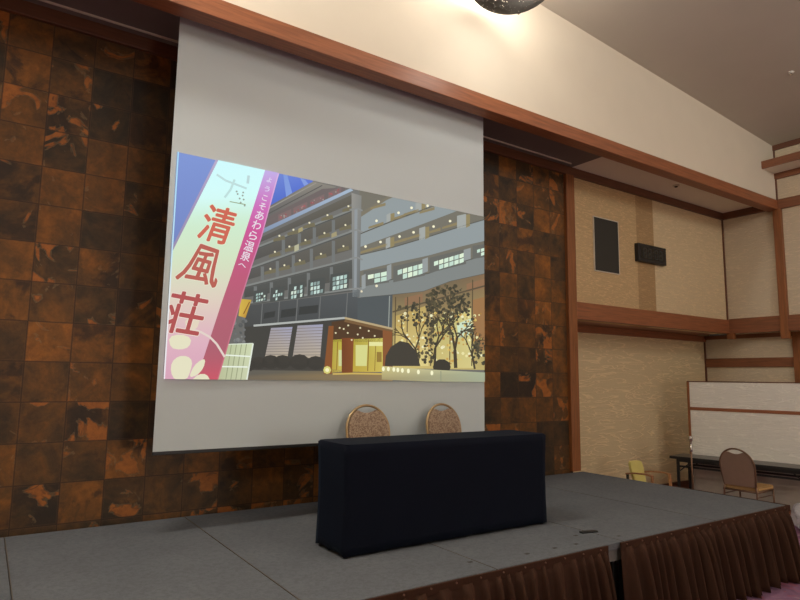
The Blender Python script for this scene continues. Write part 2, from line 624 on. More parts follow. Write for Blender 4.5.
# lower right: rails and strips on the set-back walls
struct('trim_15', B().box(6.6, XL, YL - 0.04, YL, 2.46, 2.57), MT['beam'])
struct('trim_16', B().box(XL - 0.04, XL, -9.0, YL - 0.04, 2.50, 2.57), MT['beam_y'])
struct('trim_17', B().box(XL - 0.03, XL, 4.60, YL - 0.03, 2.00, 2.158, 0.004), MT['beam_y'])
struct('trim_18', B().box(XL - 0.025, XL, YL - 0.025, YL, FL, 2.46), MT['darkwood'])
struct('trim_19', B().box(XL - 0.06, XL, 4.40, 4.60, FL, 2.57, 0.004), MT['post'])
struct('baseboard_right', B().box(XL - 0.03, XL, -9.0, YL, FL, 0.06), MT['darkwood_y'])
struct('baseboard_back', B().box(6.6, XL, YL - 0.03, YL, FL, 0.06), MT['darkwood'])

# ------------------------------------------------------------------ stage
ST = 0.55
unit_labels = [
    'grey felt stage unit left of the first floor seam at the left edge',
    'grey felt stage unit between the two left floor seams',
    'grey felt stage unit under the left half of the navy table',
    'grey felt stage unit under the right half of the navy table',
    'grey felt stage unit with the black tape scrap, right of the navy table',
    'grey felt stage unit at the right end of the stage, by the brown chair',
]
X0 = 0.22
for i in range(6):
    xa = X0 + 1.28 * (i - 1)
    xb = xa + 1.28
    u = thing('stage_unit', unit_labels[i], 'stage', ((xa + xb) / 2, 4.2, FL), 0, 'stage units')
    hx, y0, y1 = 0.64 - 0.0012, 2.97 - 4.2, 5.43 - 4.2
    h = ST - FL
    d = B()
    d.box(-hx, hx, y0, y1, h - 0.05, h, 0.004)
    obj('deck', d, MT['deck'], u)
    if i > 0:
        obj('edge_strip', B().box(-hx, -hx + (0.006 if i < 3 else 0.002), y0, y1, h - 0.05, h + 0.0006), MT['seam'], u)
    for yy in (y0 + 0.03, y1 - 0.03):
        obj('frame_rail', B().box(-hx + .01, hx - .01, yy - 0.02, yy + 0.02, h - 0.13, h - 0.05), MT['grey'], u)
    for sx in (-1, 1):
        for yy in (y0 + 0.06, y1 - 0.06):
            obj('leg', B().box(sx * (hx - 0.06) - 0.02, sx * (hx - 0.06) + 0.02, yy - 0.02, yy + 0.02, 0, h - 0.05), MT['blackmetal'], u)
    if i == 3:
        obj('brace', B().obox((0.42, y0 + 0.07, h - 0.06), (0.56, y0 + 0.07, 0.22), 0.02, 0.02), MT['grey'], u)
    # dark latch sockets near the front edge
    for mx, my in ((2.733, 3.175), (3.195, 3.114), (3.47, 3.111), (3.687, 3.102), (3.88, 3.265), (4.16, 3.081)):
        if xa < mx < xb:
            cx, cy = mx - (xa + xb) / 2, my - 4.2
            obj('latch_socket', B().box(cx - 0.018, cx + 0.018, cy - 0.012, cy + 0.012, h - 0.01, h + 0.001), MT['grille'], u)

def skirt(xa, xb, label, ret=False, seed=1):
    rnd = random.Random(seed)
    t = thing('stage_skirt', label, 'skirt', ((xa + xb) / 2, 2.95, FL), 0, 'stage skirts')
    L = xb - xa
    path = [(-L / 2, 0.0), (L / 2, 0.0)]
    if ret:
        path.append((L / 2 + 0.02, 1.2))
    # arc-length samples with irregular pleats
    segs = []
    total = 0
    for a, c in zip(path, path[1:]):
        n = Vector((c[0] - a[0], c[1] - a[1], 0))
        segs.append((a, c, total, n.length))
        total += n.length
    h = ST - FL
    pl = []
    s = 0.0
    while s < total:
        w = rnd.choice((0.07, 0.09, 0.12, 0.15, 0.18)) * rnd.uniform(0.85, 1.15)
        pl.append((s, w, rnd.uniform(0.5, 1.0), rnd.uniform(-0.6, 0.6)))
        s += w
    nu = int(total / 0.009)
    nv = 10
    def prof(q):
        for s0, w, a, k in pl:
            if s0 <= q < s0 + w:
                x = (q - s0) / w
                return a * ((0.5 - 0.5 * math.cos(2 * PI * x)) ** 1.5 + 0.10 * math.sin(6 * PI * x) * math.sin(PI * x)), k * math.sin(PI * x)
        return 0.0, 0.0
    def fn(i, j):
        q = min(i * total, total - 1e-6)
        for a, c, s0, ln in segs:
            if s0 <= q <= s0 + ln:
                f = (q - s0) / ln
                px, py = a[0] + (c[0] - a[0]) * f, a[1] + (c[1] - a[1]) * f
                nx, ny = (c[1] - a[1]) / ln, -(c[0] - a[0]) / ln
                tx, ty = (c[0] - a[0]) / ln, (c[1] - a[1]) / ln
                break
        z = (h - 0.03) * (1 - j)
        amp, k = prof(q)
        g = 0.022 + 0.15 * j ** 0.5
        out = amp * g + 0.008 + 0.03 * j
        sw = k * 0.022 * j * min(1, q / 0.2, max(0, total - q) / 0.2)
        if ret:   # flare at the corner
            e = max(0, 1 - abs(q - L) / 0.12)
            out += 0.03 * e * j
        zz = z + (0.018 * math.sin(q * 9.1 + 1) + 0.012) * j * j
        return (px + nx * out + tx * sw, py + ny * out + ty * sw, max(0.006, zz))
    g = B()
    g.grid(fn, nu, nv)
    o = obj('pleated_cloth', g, MT['skirt'], t)
    md = o.modifiers.new('thick', 'SOLIDIFY')
    md.thickness = 0.003
    hb = B()
    hb.box(-L / 2, L / 2 + (0.02 if ret else 0), -0.016, 0.0, h - 0.05, h + 0.004, 0.003)
    if ret:
        hb.box(L / 2 + 0.0, L / 2 + 0.02, 0.0, 1.2, h - 0.07, h + 0.004, 0.003)
    obj('header_band', hb, MT['skirt'], t)
    xs = -L / 2 + 0.06
    while xs < L / 2:
        if xa + L / 2 + xs > 1.7:
            sn = B()
            sn.tube([(xs, -0.016, h - 0.012), (xs, -0.022, h - 0.012)], 0.006, 8)
            obj('snap_button', sn, MT['bronze'], t)
        xs += 0.19
    return t
skirt(-1.06, 3.84, 'pleated dark brown velvet stage skirt left of the gap, under the navy table side', False, 3)
skirt(3.99, 6.62, 'pleated dark brown velvet stage skirt right of the gap, turning the stage\'s right corner', True, 5)

# black scrap of tape on the stage
o = obj('tape_scrap', B().box(-0.075, 0.075, -0.022, 0.022, 0, 0.012, 0.003), MT['black'], None, (4.045, 3.275, ST))
o.rotation_euler.z = -0.2
tag(o, 'small black scrap of tape lying on the grey stage right of the navy table', 'tape')

# ------------------------------------------------------------------ projection screen
YS = 4.85
SX0, SX1, SZ0 = 1.085, 4.375, 1.165
scr = thing('projection_screen', 'large white roll-down projection screen showing a hotel at dusk, in front of the copper wall', 'screen', (0, 0, -Z0))
scr.location = (0, 0, 0)
def in_scr(mb):
    bmesh.ops.translate(mb.bm, verts=mb.bm.verts[:], vec=Vector((0, 0, S * Z0)))
    return mb
obj('screen_fabric', in_scr(B().box(SX0, SX1, YS, YS + 0.004, SZ0, 4.685)), MT['screen'], scr)
obj('weight_bar', in_scr(B().box(SX0 - 0.003, SX1 + 0.003, YS - 0.006, YS + 0.016, SZ0 - 0.022, SZ0 + 0.004, 0.003)), MT['blackmetal'], scr)

def P(px, py):
    d = CR * ((px - 400) / F_PX) + CU * ((300 - py) / F_PX) + _f
    t = (YS - CAM[1]) / d.y
    return (CAM[0] + d.x * t, CAM[2] + d.z * t)
PX0, PX1, PZ0, PZ1 = 1.126, 4.375, 1.707, 3.497

class Picture:
    def __init__(self):
        self.bm = bmesh.new()
        self.lay = self.bm.loops.layers.float_color.new('Col')
        self.n = 0
    def clip(self, pts):
        for ax, lim, sg in ((0, PX0, 1), (0, PX1, -1), (1, PZ0, 1), (1, PZ1, -1)):
            out = []
            for i in range(len(pts)):
                a, b = pts[i - 1], pts[i]
                da, db = (a[0][ax] - lim) * sg, (b[0][ax] - lim) * sg
                if (da >= 0) != (db >= 0):
                    t = da / (da - db)
                    out.append((tuple(a[0][k] + (b[0][k] - a[0][k]) * t for k in (0, 1)), tuple(a[1][k] + (b[1][k] - a[1][k]) * t for k in range(4))))
                if db >= 0:
                    out.append(b)
            pts = out
            if not pts:
                return []
        return pts
    def raw(self, pts, cols, layer):
        """pts in screen-plane units"""
        pts = self.clip(list(zip(pts, cols)))
        if len(pts) < 3:
            return
        y = YS - 0.003 - layer * 0.0006
        tri = tessellate_polygon([[Vector((p[0][0], p[0][1], 0)) for p in pts]])
        vs = [self.bm.verts.new((S * p[0][0], S * y, S * (p[0][1] + Z0))) for p in pts]
        for t in tri:
            a, b, c = [pts[i][0] for i in t]
            ar = (b[0] - a[0]) * (c[1] - a[1]) - (b[1] - a[1]) * (c[0] - a[0])
            if abs(ar) < 1e-9:
                continue
            idx = t if ar > 0 else t[::-1]
            try:
                f = self.bm.faces.new([vs[i] for i in idx])
            except ValueError:
                continue
            for lp, i in zip(f.loops, idx):
                lp[self.lay] = pts[i][1]
    def poly(self, px, c, layer):
        cols = [lin(k) for k in c] if isinstance(c[0], (tuple, list)) else [lin(c)] * len(px)
        self.raw([P(*p) for p in px], cols, layer)
    def line(self, px, w, c, layer):
        for a, b in zip(px, px[1:]):
            dx, dy = b[0] - a[0], b[1] - a[1]
            l = math.hypot(dx, dy) or 1
            nx, ny = -dy / l * w / 2, dx / l * w / 2
            self.poly([(a[0] + nx, a[1] + ny), (b[0] + nx, b[1] + ny), (b[0] - nx, b[1] - ny), (a[0] - nx, a[1] - ny)], c, layer)
    def dot(self, x, y, r, c, layer, n=8, ry=None):
        ry = ry or r
        self.poly([(x + r * math.cos(2 * PI * k / n), y + ry * math.sin(2 * PI * k / n)) for k in range(n)], c, layer)
    def strips(self, left, right, stops, layer, n=16):
        """vertical run of quads between two edge polylines (functions of y), colours by y"""
        y0, y1 = stops[0][0], stops[-1][0]
        def col(y):
            for (a, ca), (b, cb) in zip(stops, stops[1:]):
                if a <= y <= b:
                    t = (y - a) / (b - a)
                    return tuple(ca[k] + (cb[k] - ca[k]) * t for k in range(3))
            return stops[-1][1]
        ys = [y0 + (y1 - y0) * k / n for k in range(n + 1)]
        for a, b in zip(ys, ys[1:]):
            self.poly([(left(a), a), (right(a), a), (right(b), b), (left(b), b)], [col(a), col(a), col(b), col(b)], layer)

pic = Picture()
Q = pic.poly
Ln = pic.line
def lerp(a, b, t):
    return (a[0] + (b[0] - a[0]) * t, a[1] + (b[1] - a[1]) * t)
def pline(pts):
    """y as a function of x along a polyline, flat-extended"""
    def f(x):
        if x <= pts[0][0]:
            a, b = pts[0], pts[1]
        else:
            a, b = pts[-2], pts[-1]
            for p, q in zip(pts, pts[1:]):
                if p[0] <= x <= q[0]:
                    a, b = p, q
                    break
        return a[1] + (b[1] - a[1]) * (x - a[0]) / (b[0] - a[0])
    return f
rp = random.Random(11)
# layer 0: dim facade tone over the whole picture
pic.raw([(PX0, PZ0), (PX1, PZ0), (PX1, PZ1), (PX0, PZ1)], [lin((104, 104, 101)), lin((112, 110, 104)), lin((122, 122, 117)), lin((112, 112, 110))], 0)
# sky
pic.strips(lambda y: 150, lambda y: 225, [(145, (128, 152, 214)), (200, (122, 142, 204)), (262, (112, 132, 190))], 1)
Q([(262, 165), (300, 172), (313, 181.5), (271, 205), (262, 214)], [(120, 145, 215), (105, 130, 215), (95, 120, 210), (84, 110, 200), (84, 108, 190)], 1)
Q([(283, 174), (287, 175), (292, 193), (286, 197)], (128, 155, 220), 2)
Q([(300, 178), (305, 180), (308, 184), (304, 186)], (132, 156, 220), 2)
# roof edge of the left wing
Q([(268, 207), (313, 181.5), (336, 187), (268, 222)], [(110, 108, 106), (140, 136, 126), (134, 130, 122), (104, 102, 100)], 1)
Ln([(268, 209), (316, 183)], 1.2, (152, 148, 138), 2)
Ln([(268, 214), (322, 185.5)], 1.0, (92, 90, 88), 2)
Q([(262, 220), (322, 189), (345, 187.5), (345, 191), (262, 229)], (112, 103, 102), 2)
for x0, x1 in ((278, 291), (293, 307), (310, 324), (328, 341)):
    f = pline([(262, 222), (345, 185)])
    Q([(x0, f(x0)), (x1, f(x1)), (x1, f(x1) + 7), (x0, f(x0) + 7)], (128, 108, 107), 3)
    for k in range(7):
        x = rp.uniform(x0 + 1, x1 - 1)
        pic.dot(x, f(x) + rp.uniform(1, 6), rp.uniform(0.6, 1.2), rp.choice([(164, 96, 100), (150, 88, 94), (168, 130, 130), (160, 146, 142)]), 4, 6)
Q([(258, 231), (350, 188.5), (353, 190.5), (258, 235.5)], [(134, 150, 176), (166, 184, 204), (166, 184, 204), (128, 144, 170)], 5)
# left wing floors
slabs = [pline([(250, 250), (355, 208.5)]), pline([(250, 268), (355, 230)]), pline([(250, 284.8), (357, 257.6)]), pline([(248, 303), (357, 288.3)])]
tops = [pline([(250, 240), (352, 192)]), slabs[0], slabs[1], slabs[2]]
for k in range(4):
    t, s = tops[k], slabs[k]
    # dark recess with warm ceiling glow, then the parapet
    Q([(244, t(244) + 2.5), (352, t(352) + 2.5), (352, lerp((0, t(352)), (0, s(352)), 0.66)[1]), (244, lerp((0, t(244)), (0, s(244)), 0.66)[1])],
      [(92, 91, 89), (104, 101, 92), (98, 94, 84), (86, 85, 83)] if k < 3 else [(84, 86, 84), (88, 90, 87), (84, 84, 80), (78, 79, 76)], 6)
    Ln([(244, s(244)), (357, s(357))], 1.8, (132, 135, 132), 7)
    Ln([(244, s(244) + 1.7), (357, s(357) + 1.7)], 1.2, (86, 87, 85), 7)
for bx in ((272, 290, 308, 326, 343), (280, 296, 313, 332), (276, 292, 311, 332), (274, 291, 311, 333)):
    pass
for k, bx in enumerate(((0,), (283, 299, 314, 333), (262, 277, 293, 311, 333), (255, 271, 289, 308, 331))):
    if k == 0:
        continue
    for x in bx:
        t, s = tops[k], slabs[k]
        Q([(x - 1.6, t(x) + 3), (x + 1.6, t(x) + 3), (x + 1.6, s(x) - 1), (x - 1.6, s(x) - 1)], (116, 119, 118), 8)
for pts in (((279, 236), (293, 230), (309, 223), (327, 215.3), (348, 206.4)), ((274.5, 252), (289, 246.7), (305, 240.3), (324, 233.2), (345, 225.2)), ((270, 269), (284, 265.4), (299.4, 260.5), (320.5, 254), (343, 246.3))):
    for x, y in pts:
        Q([(x - 6, y + 3), (x + 5, y - 0.5), (x + 6, y + 3.5), (x - 6, y + 6)], (116, 110, 88), 8)
        pic.dot(x, y, 1.0, (240, 232, 196), 9)
Q([(294, 246), (298.5, 244), (298.5, 250), (294, 252)], (182, 180, 150), 9)
Q([(298, 229), (302, 227), (302.5, 231), (298, 233)], (168, 158, 116), 9)
Q([(331, 234), (336, 231.5), (336.5, 236), (331, 238)], (162, 152, 118), 9)
for x0, y0, w, h in ((255.5, 293, 10, 9), (272.5, 290, 10, 11), (290.5, 286.5, 12, 12.5), (310, 282, 13, 13), (332, 276.5, 15, 14)):
    sl = -0.2
    Q([(x0 - 2, y0 - 2), (x0 + w + 2, y0 - 2 + sl * w), (x0 + w + 1, y0 + h + sl * w + 1), (x0 - 3, y0 + h + 1)], (80, 83, 81), 9)
    for c in range(4):
        for r in range(3):
            if rp.random() < (0.16 if r else 0.3):
                continue
            xa = x0 + c * w / 4 + 0.4
            xb = xa + w / 4 - 0.8
            ya = y0 + 1 + r * h / 3 + sl * (xa - x0)
            yb = ya + h / 3 - 0.9
            Q([(xa, ya), (xb, ya + sl * (xb - xa)), (xb - 0.4, yb + sl * (xb - xa)), (xa - 0.4, yb)], rp.choice([(196, 220, 212), (170, 198, 190), (206, 222, 208), (140, 160, 156)]), 10)
# corner column between the wings
Q([(351, 193), (361, 196), (359, 297), (352, 297)], [(150, 148, 142), (134, 134, 130), (104, 108, 108), (120, 126, 128)], 11)
Q([(354, 208), (357, 208), (356, 290), (353.5, 290)], (146, 152, 156), 12)
for y in (208.5, 230, 257.6, 288.3):
    Ln([(349, y + 1.5), (357, y), (362, y + 2.5)], 1.6, (138, 140, 138), 13)
# lower left storey, canopy, blinds
Q([(244, 306), (357, 292), (357, 322), (244, 328)], [(80, 82, 82), (86, 90, 92), (76, 80, 82), (74, 75, 74)], 11)
for x in (262, 279, 297, 320, 347):
    Ln([(x, pline([(244, 306), (357, 292)])(x)), (x - 1.5, pline([(253, 325), (345, 317.6)])(x))], 1.0, (110, 112, 111), 12)
for x0, x1, y0, y1 in ((264, 275, 311, 318), (281, 296, 308, 317), (299, 318, 305, 314)):
    Q([(x0, y0 + 2), (x1, y0), (x1 - 1, y1 - 1), (x0 - 1, y1 + 1)], (62, 64, 63), 12)
Q([(244, 327), (345, 319), (392, 329), (392, 372), (330, 372), (244, 368)], (70, 69, 65), 12)
Q([(244, 362), (330, 369), (392, 374), (392, 384), (160, 384), (244, 362)], [(98, 96, 91), (106, 99, 84), (150, 126, 84), (140, 122, 90), (92, 90, 86), (98, 96, 91)], 13)
for q in (((270.5, 328), (292, 327), (287, 357), (264.5, 357)), ((297, 325.7), (322.4, 324.4), (319.6, 358), (292, 358))):
    Q(q, [(158, 154, 164), (158, 160, 186), (186, 172, 150), (172, 160, 144)], 13)
    for k in range(1, 11):
        a, b2 = lerp(q[0], q[3], k / 11), lerp(q[1], q[2], k / 11)
        Ln([a, b2], 0.7, (134, 126, 122), 14)
for x, y, r in ((258, 360, 8), (270, 359, 9), (282, 359, 9), (299, 359, 10), (315, 360, 9), (246, 362, 9)):
    pic.dot(x, y + 3, r, (66, 63, 58), 15, 12, r * 0.78)
Q([(244, 362), (326, 366), (326, 371), (244, 370)], (72, 69, 64), 15)
Ln([(253, 325.8), (344, 318)], 2.0, (176, 180, 176), 16)
Ln([(344, 318), (368, 323.5), (392, 329)], 2.0, (184, 164, 126), 16)
Ln([(344, 320.5), (392, 331.5)], 3.0, (120, 92, 62), 15)
# entrance
Q([(331, 322), (344, 320), (392, 332), (392, 342), (331, 342)], (84, 62, 44), 13)
Q([(329, 340), (345, 339), (345, 371), (329, 373)], [(170, 156, 60), (196, 182, 70), (206, 192, 96), (180, 152, 60)], 13)
Q([(353, 339), (384, 338), (384, 372), (352, 372)], [(176, 160, 64), (212, 202, 104), (206, 186, 92), (190, 164, 66)], 13)
Q([(355, 345), (367, 345), (366, 366), (355, 366)], (214, 214, 140), 14)
Q([(368, 342), (382, 342), (382, 346), (368, 346)], (230, 228, 160), 14)
Ln([(368, 340), (367, 371)], 1.0, (140, 110, 50), 15)
Ln([(375, 346), (374, 371)], 0.8, (150, 122, 56), 15)
Q([(376, 352), (381, 352), (381, 362), (376, 362)], (150, 122, 60), 15)
Ln([(337, 342), (336, 370)], 1.0, (150, 116, 50), 15)
Q([(338, 350), (343, 350), (343, 366), (338, 366)], (206, 210, 150), 14)
Q([(328, 326), (333, 326), (331, 374), (323, 374)], (136, 84, 48), 16)
Q([(341, 338), (353, 338), (352, 373), (341, 373)], [(116, 66, 40), (136, 80, 46), (130, 78, 44), (118, 70, 42)], 16)
Q([(382, 330), (391.5, 332), (391, 372), (382, 372)], (138, 88, 54), 16)
for x, y in ((343, 329), (347.5, 325.5), (359.5, 328), (335, 333), (357, 334.5), (347, 333), (351, 340), (339, 328), (368, 331), (374, 336), (362, 338)):
    pic.dot(x, y, 1.0, (226, 216, 176), 17, 6)
pic.dot(326.5, 370, 4, (214, 206, 120), 17)
pic.dot(326.5, 370, 2, (246, 240, 190), 18)
Ln([(332, 374), (352, 373.5), (384, 374)], 1.6, (204, 176, 96), 17)
# right wing: curved balconies
bandc = (146, 155, 157)
def band(up, lo, c, layer, n=14, xa=359, xb=484):
    fu, fl = pline(up), pline(lo)
    for k in range(n):
        x0, x1 = xa + (xb - xa) * k / n, xa + (xb - xa) * (k + 1) / n
        Q([(x0, fu(x0)), (x1, fu(x1)), (x1, fl(x1)), (x0, fl(x0))], c, layer)
recc = (118, 115, 104)
band([(360, 190), (484, 190)], [(360, 300), (484, 276)], recc, 6)
band([(360, 217), (388, 198.3), (410, 190)], [(360, 233.3), (393, 220), (426.7, 207.5), (484, 186)], bandc, 7)
band([(360, 213), (388, 196), (410, 188)], [(360, 217.5), (388, 199), (410, 190.5)], (126, 120, 104), 8)
band([(360, 234.5), (391.7, 222), (430, 208), (484, 188)], [(360, 247), (393, 235), (426.7, 222.5), (453, 212.5), (484, 200)], bandc, 9)
band([(360, 255), (393, 247.3), (426.7, 237.3), (460, 226.7), (484, 219.7)], [(360, 271), (393, 263), (426.7, 256), (460, 246.7), (484, 241)], bandc, 9)
band([(360, 287), (391.5, 279.5), (427.5, 273.6), (461, 262), (484, 255.6)], [(360, 298), (391.5, 295), (423, 291.6), (450, 281.5), (484, 274)], (130, 135, 133), 9)
for pts in ([(360, 233.9), (392, 221), (430, 207)], [(360, 255), (393, 247.3), (426.7, 237.3), (460, 226.7), (484, 219.7)], [(360, 287), (391.5, 279.5), (427.5, 273.6), (461, 262), (484, 255.6)], [(360, 298), (391.5, 295), (423, 291.6), (450, 281.5), (484, 274)]):
    Ln(pts, 1.0, (94, 94, 88), 10)
for x, y, w, h in ((387.5, 243, 4.5, 10), (421.7, 233.5, 6, 12), (461, 221.5, 9, 13), (388, 218, 4, 8), (418, 207, 6, 9)):
    Q([(x - w / 2, y - h / 2 + 1), (x + w / 2, y - h / 2 - 1), (x + w / 2, y + h / 2 - 1), (x - w / 2, y + h / 2 + 1)], (164, 168, 164), 10)
    Q([(x + w / 2, y - h / 2), (x + w / 2 + 4, y - h / 2 - 1), (x + w / 2 + 4, y + h / 2 - 2), (x + w / 2, y + h / 2)], (146, 134, 98), 10)
for x, y in ((365, 246.7), (380, 242.2), (399, 236.7), (413, 232.5), (433, 226.7), (449.5, 221.3), (376, 221), (398, 213), (411, 208), (378, 201.8), (427, 206)):
    Q([(x - 8, y + 6), (x + 7, y + 1), (x + 7, y + 4), (x - 8, y + 8)], (142, 130, 98), 10)
    pic.dot(x, y, 1.35, (250, 244, 208), 11)
# lit windows of the right wing
for x0, x1, y0, y1, h in ((367, 386.5, 275.3, 271.5, 10), (396.7, 422.5, 270.5, 263.5, 11), (433, 463.5, 262, 253, 10), (476, 484, 250, 248, 8)):
    Q([(x0 - 4, y0 - 4), (x1 + 2, y1 - 4), (x1 + 2, y1 + h + 1), (x0 - 4, y0 + h + 1)], (106, 107, 102), 11)
    n = max(2, int((x1 - x0) / 5))
    for c in range(n):
        for r in range(2):
            if r == 1 and c in (0,):
                continue
            xa, xb = x0 + (x1 - x0) * c / n + 0.4, x0 + (x1 - x0) * (c + 1) / n - 0.4
            ya, yb = y0 + (y1 - y0) * c / n + r * h / 2, y0 + (y1 - y0) * (c + 1) / n + r * h / 2
            Q([(xa, ya), (xb, yb), (xb, yb + h / 2 - 0.9), (xa, ya + h / 2 - 0.9)], rp.choice([(214, 236, 214), (196, 222, 206), (224, 240, 214)]), 12)
for x, y, w, h in ((388.5, 272.5, 4.5, 15), (424.5, 265.5, 5.5, 14), (466.5, 254.5, 7, 11), (363, 282, 4, 14)):
    Q([(x - w / 2, y - h / 2 + 1), (x + w / 2, y - h / 2 - 1), (x + w / 2, y + h / 2 - 1), (x - w / 2, y + h / 2 + 1)], (150, 156, 156), 13)
pic.dot(376, 286, 1.4, (236, 228, 196), 13)
pic.dot(361, 291.5, 1.2, (226, 216, 186), 13)
# ground floor right: dark wall and the glowing glass front
Q([(357, 298), (392, 295), (391, 329), (357, 321)], (84, 90, 92), 11)
Ln([(389, 296), (388, 327)], 1.0, (150, 156, 150), 12)
gp = [(392, 295), (423, 291.6), (450, 281.5), (484, 274), (484, 370), (391, 368)]
Q(gp, [(122, 106, 82), (132, 112, 86), (118, 104, 82), (132, 106, 80), (190, 172, 110), (206, 186, 116)], 11)
Q([(395, 316), (425, 306), (428, 366), (394, 366)], [(186, 160, 96), (190, 166, 100), (222, 206, 138), (226, 208, 130)], 12)
Q([(434, 320), (470, 308), (474, 368), (432, 368)], [(190, 178, 110), (214, 206, 140), (214, 202, 136), (206, 188, 120)], 12)
Q([(472, 300), (484, 297), (484, 350), (474, 352)], (158, 118, 78), 12)
Q([(456, 324), (472, 318), (472, 334), (458, 338)], (206, 226, 196), 13)
Q([(404, 298), (422, 293.5), (422, 302), (404, 306)], (144, 112, 84), 12)
Q([(466, 284), (484, 279), (484, 288), (466, 292)], (146, 112, 84), 12)
for x in (395, 407, 419, 431, 450, 472):
    Ln([(x, 297 - max(0, (x - 423) * 0.35)), (x - 1, 366)], 1.0, (92, 80, 60), 13)
Ln([(392, 312), (430, 301), (484, 286)], 1.6, (96, 84, 66), 13)
for k in range(240):      # warm reflections behind the branches
    x, y = rp.uniform(396, 481), rp.uniform(312, 364)
    pic.dot(x, y, rp.uniform(0.5, 1.7), rp.choice([(232, 224, 164), (222, 196, 112), (200, 160, 86), (238, 234, 190), (170, 128, 70)]), 14, 6)
def branch(x, y, a, ln, w, depth, layer):
    x2, y2 = x + math.cos(a) * ln, y - math.sin(a) * ln
    Ln([(x, y), (x2, y2)], w, (74, 66, 52), layer)
    if depth:
        for k in range(rp.choice((2, 3))):
            branch(x2, y2, a + rp.uniform(-0.65, 0.65), ln * rp.uniform(0.6, 0.85), max(0.5, w * 0.68), depth - 1, layer)
branch(455, 368, 1.62, 18, 3.4, 5, 15)
branch(417, 366, 1.7, 17, 2.2, 4, 15)
branch(434, 368, 1.55, 20, 2.6, 4, 15)
branch(474, 369, 1.75, 14, 2.0, 4, 15)
def leafy(cx, cy, rx, ry, n, c, layer):
    for k in range(n):
        a, q = rp.uniform(0, 2 * PI), math.sqrt(rp.random())
        pic.dot(cx + rx * q * math.cos(a), cy + ry * q * math.sin(a), rp.uniform(0.7, 2.1), rp.choice(c), layer, 5)
dk = [(74, 70, 56), (84, 78, 62), (64, 62, 52), (98, 90, 68)]
leafy(448, 300, 21, 15, 190, dk, 16)
leafy(430, 322, 6, 34, 90, dk, 16)
leafy(458, 320, 18, 18, 70, dk, 16)
leafy(410, 314, 14, 12, 46, dk, 16)
leafy(478, 352, 8, 14, 46, dk, 16)
leafy(424, 356, 10, 10, 46, dk, 16)
Q([(384, 366), (385, 356), (390, 347), (399, 341), (408, 343), (415, 351), (419.6, 366)], (70, 66, 58), 17)
pic.dot(441, 367, 9, (64, 60, 52), 17, 10, 8)
Q([(381, 366), (420, 369), (484, 372.5), (484, 384), (381, 379.5)], [(206, 196, 134), (196, 190, 144), (168, 176, 148), (160, 166, 142), (168, 156, 112)], 18)
for x, y in ((382.5, 369), (387.5, 369), (393, 369.5), (397, 370), (401.5, 370.5), (407.5, 371), (417.5, 372), (431, 373)):
    pic.dot(x, y, 1.5, (248, 246, 206), 19, 8, 2.4)
Ln([(440, 371), (440, 382)], 0.8, (140, 146, 124), 19)
# things behind the banner
Q([(240, 299), (251, 300), (245, 318), (238, 316)], [(206, 176, 76), (196, 160, 66), (186, 140, 60), (214, 178, 80)], 16)
Ln([(243, 314), (249, 302)], 1.0, (136, 96, 44), 17)
for k in range(26):
    pic.dot(rp.uniform(231, 246), rp.uniform(318, 344), rp.uniform(0.8, 2.4), rp.choice([(110, 112, 112), (90, 92, 92), (130, 132, 130)]), 15, 6)
Q([(226, 344), (252.5, 343), (245.5, 384), (214, 384)], [(186, 196, 156), (206, 216, 178), (200, 206, 172), (184, 188, 150)], 16)
for x in (231, 236, 241, 246):
    Ln([(x, 344), (x - 6.5, 384)], 0.8, (150, 156, 124), 17)
Ln([(223, 355), (249.5, 356.5)], 1.4, (232, 240, 226), 18)
Ln([(219, 366.5), (247, 367)], 1.4, (232, 240, 226), 18)
Ln([(252.5, 343.5), (245.5, 384)], 1.4, (226, 234, 220), 18)
Ln([(226, 344.5), (252, 343.5)], 1.0, (216, 226, 206), 18)
# the banner
bl = pline([(150, 223.3), (161, 218), (230, 183.3), (254, 171.8), (262, 168)])
def inv(pts):
    q = sorted((b2, a) for a, b2 in pts)
    return pline(q)
bL = inv([(222.5, 152), (218, 161), (183.3, 230), (168, 260.5), (110, 380)])
bM = inv([(271, 150), (248.7, 220), (229, 280), (222, 300), (203, 358), (196, 380)])
bR = inv([(285, 150), (278, 173.5), (259.5, 241.6), (246, 280), (231.7, 330), (217, 380)])
pic.strips(lambda y: bL(y) - 3.2, bL, [(150, (190, 176, 204)), (200, (164, 150, 188)), (260, (150, 140, 170))], 20, 8)
pic.strips(lambda y: bL(y) - 0.4, bM, [(150, (206, 250, 255)), (196, (212, 252, 250)), (222, (206, 236, 208)), (262, (212, 226, 194)), (300, (222, 206, 190)), (340, (222, 178, 192)), (382, (214, 162, 184))], 21, 24)
pic.strips(bM, bR, [(150, (196, 190, 240)), (176, (196, 170, 228)), (205, (206, 116, 190)), (232, (204, 88, 150)), (275, (190, 92, 122)), (320, (176, 98, 114)), (352, (172, 98, 112)), (382, (204, 88, 104))], 21, 20)
pic.strips(lambda y: bR(y) - 0.8, lambda y: bR(y) + 0.5, [(150, (224, 206, 244)), (240, (214, 128, 180)), (300, (196, 120, 140)), (382, (200, 110, 124))], 22, 8)
# pale brush-mark and smudges in the bright head of the banner
Ln([(216, 175), (225, 181), (246, 189)], 2.0, (190, 220, 220), 22)
Ln([(234, 180), (230, 190), (224, 198)], 2.2, (190, 222, 220), 22)
Ln([(248, 176), (247, 184)], 2.6, (188, 214, 216), 22)
Ln([(229, 202), (245, 205)], 0.9, (150, 166, 130), 22)
for x, y in ((236, 192), (237, 194.5), (242, 196), (243, 200), (240, 203), (244, 206), (239, 199), (242.5, 193)):
    pic.dot(x, y, 1.0, (150, 160, 150), 22, 6)
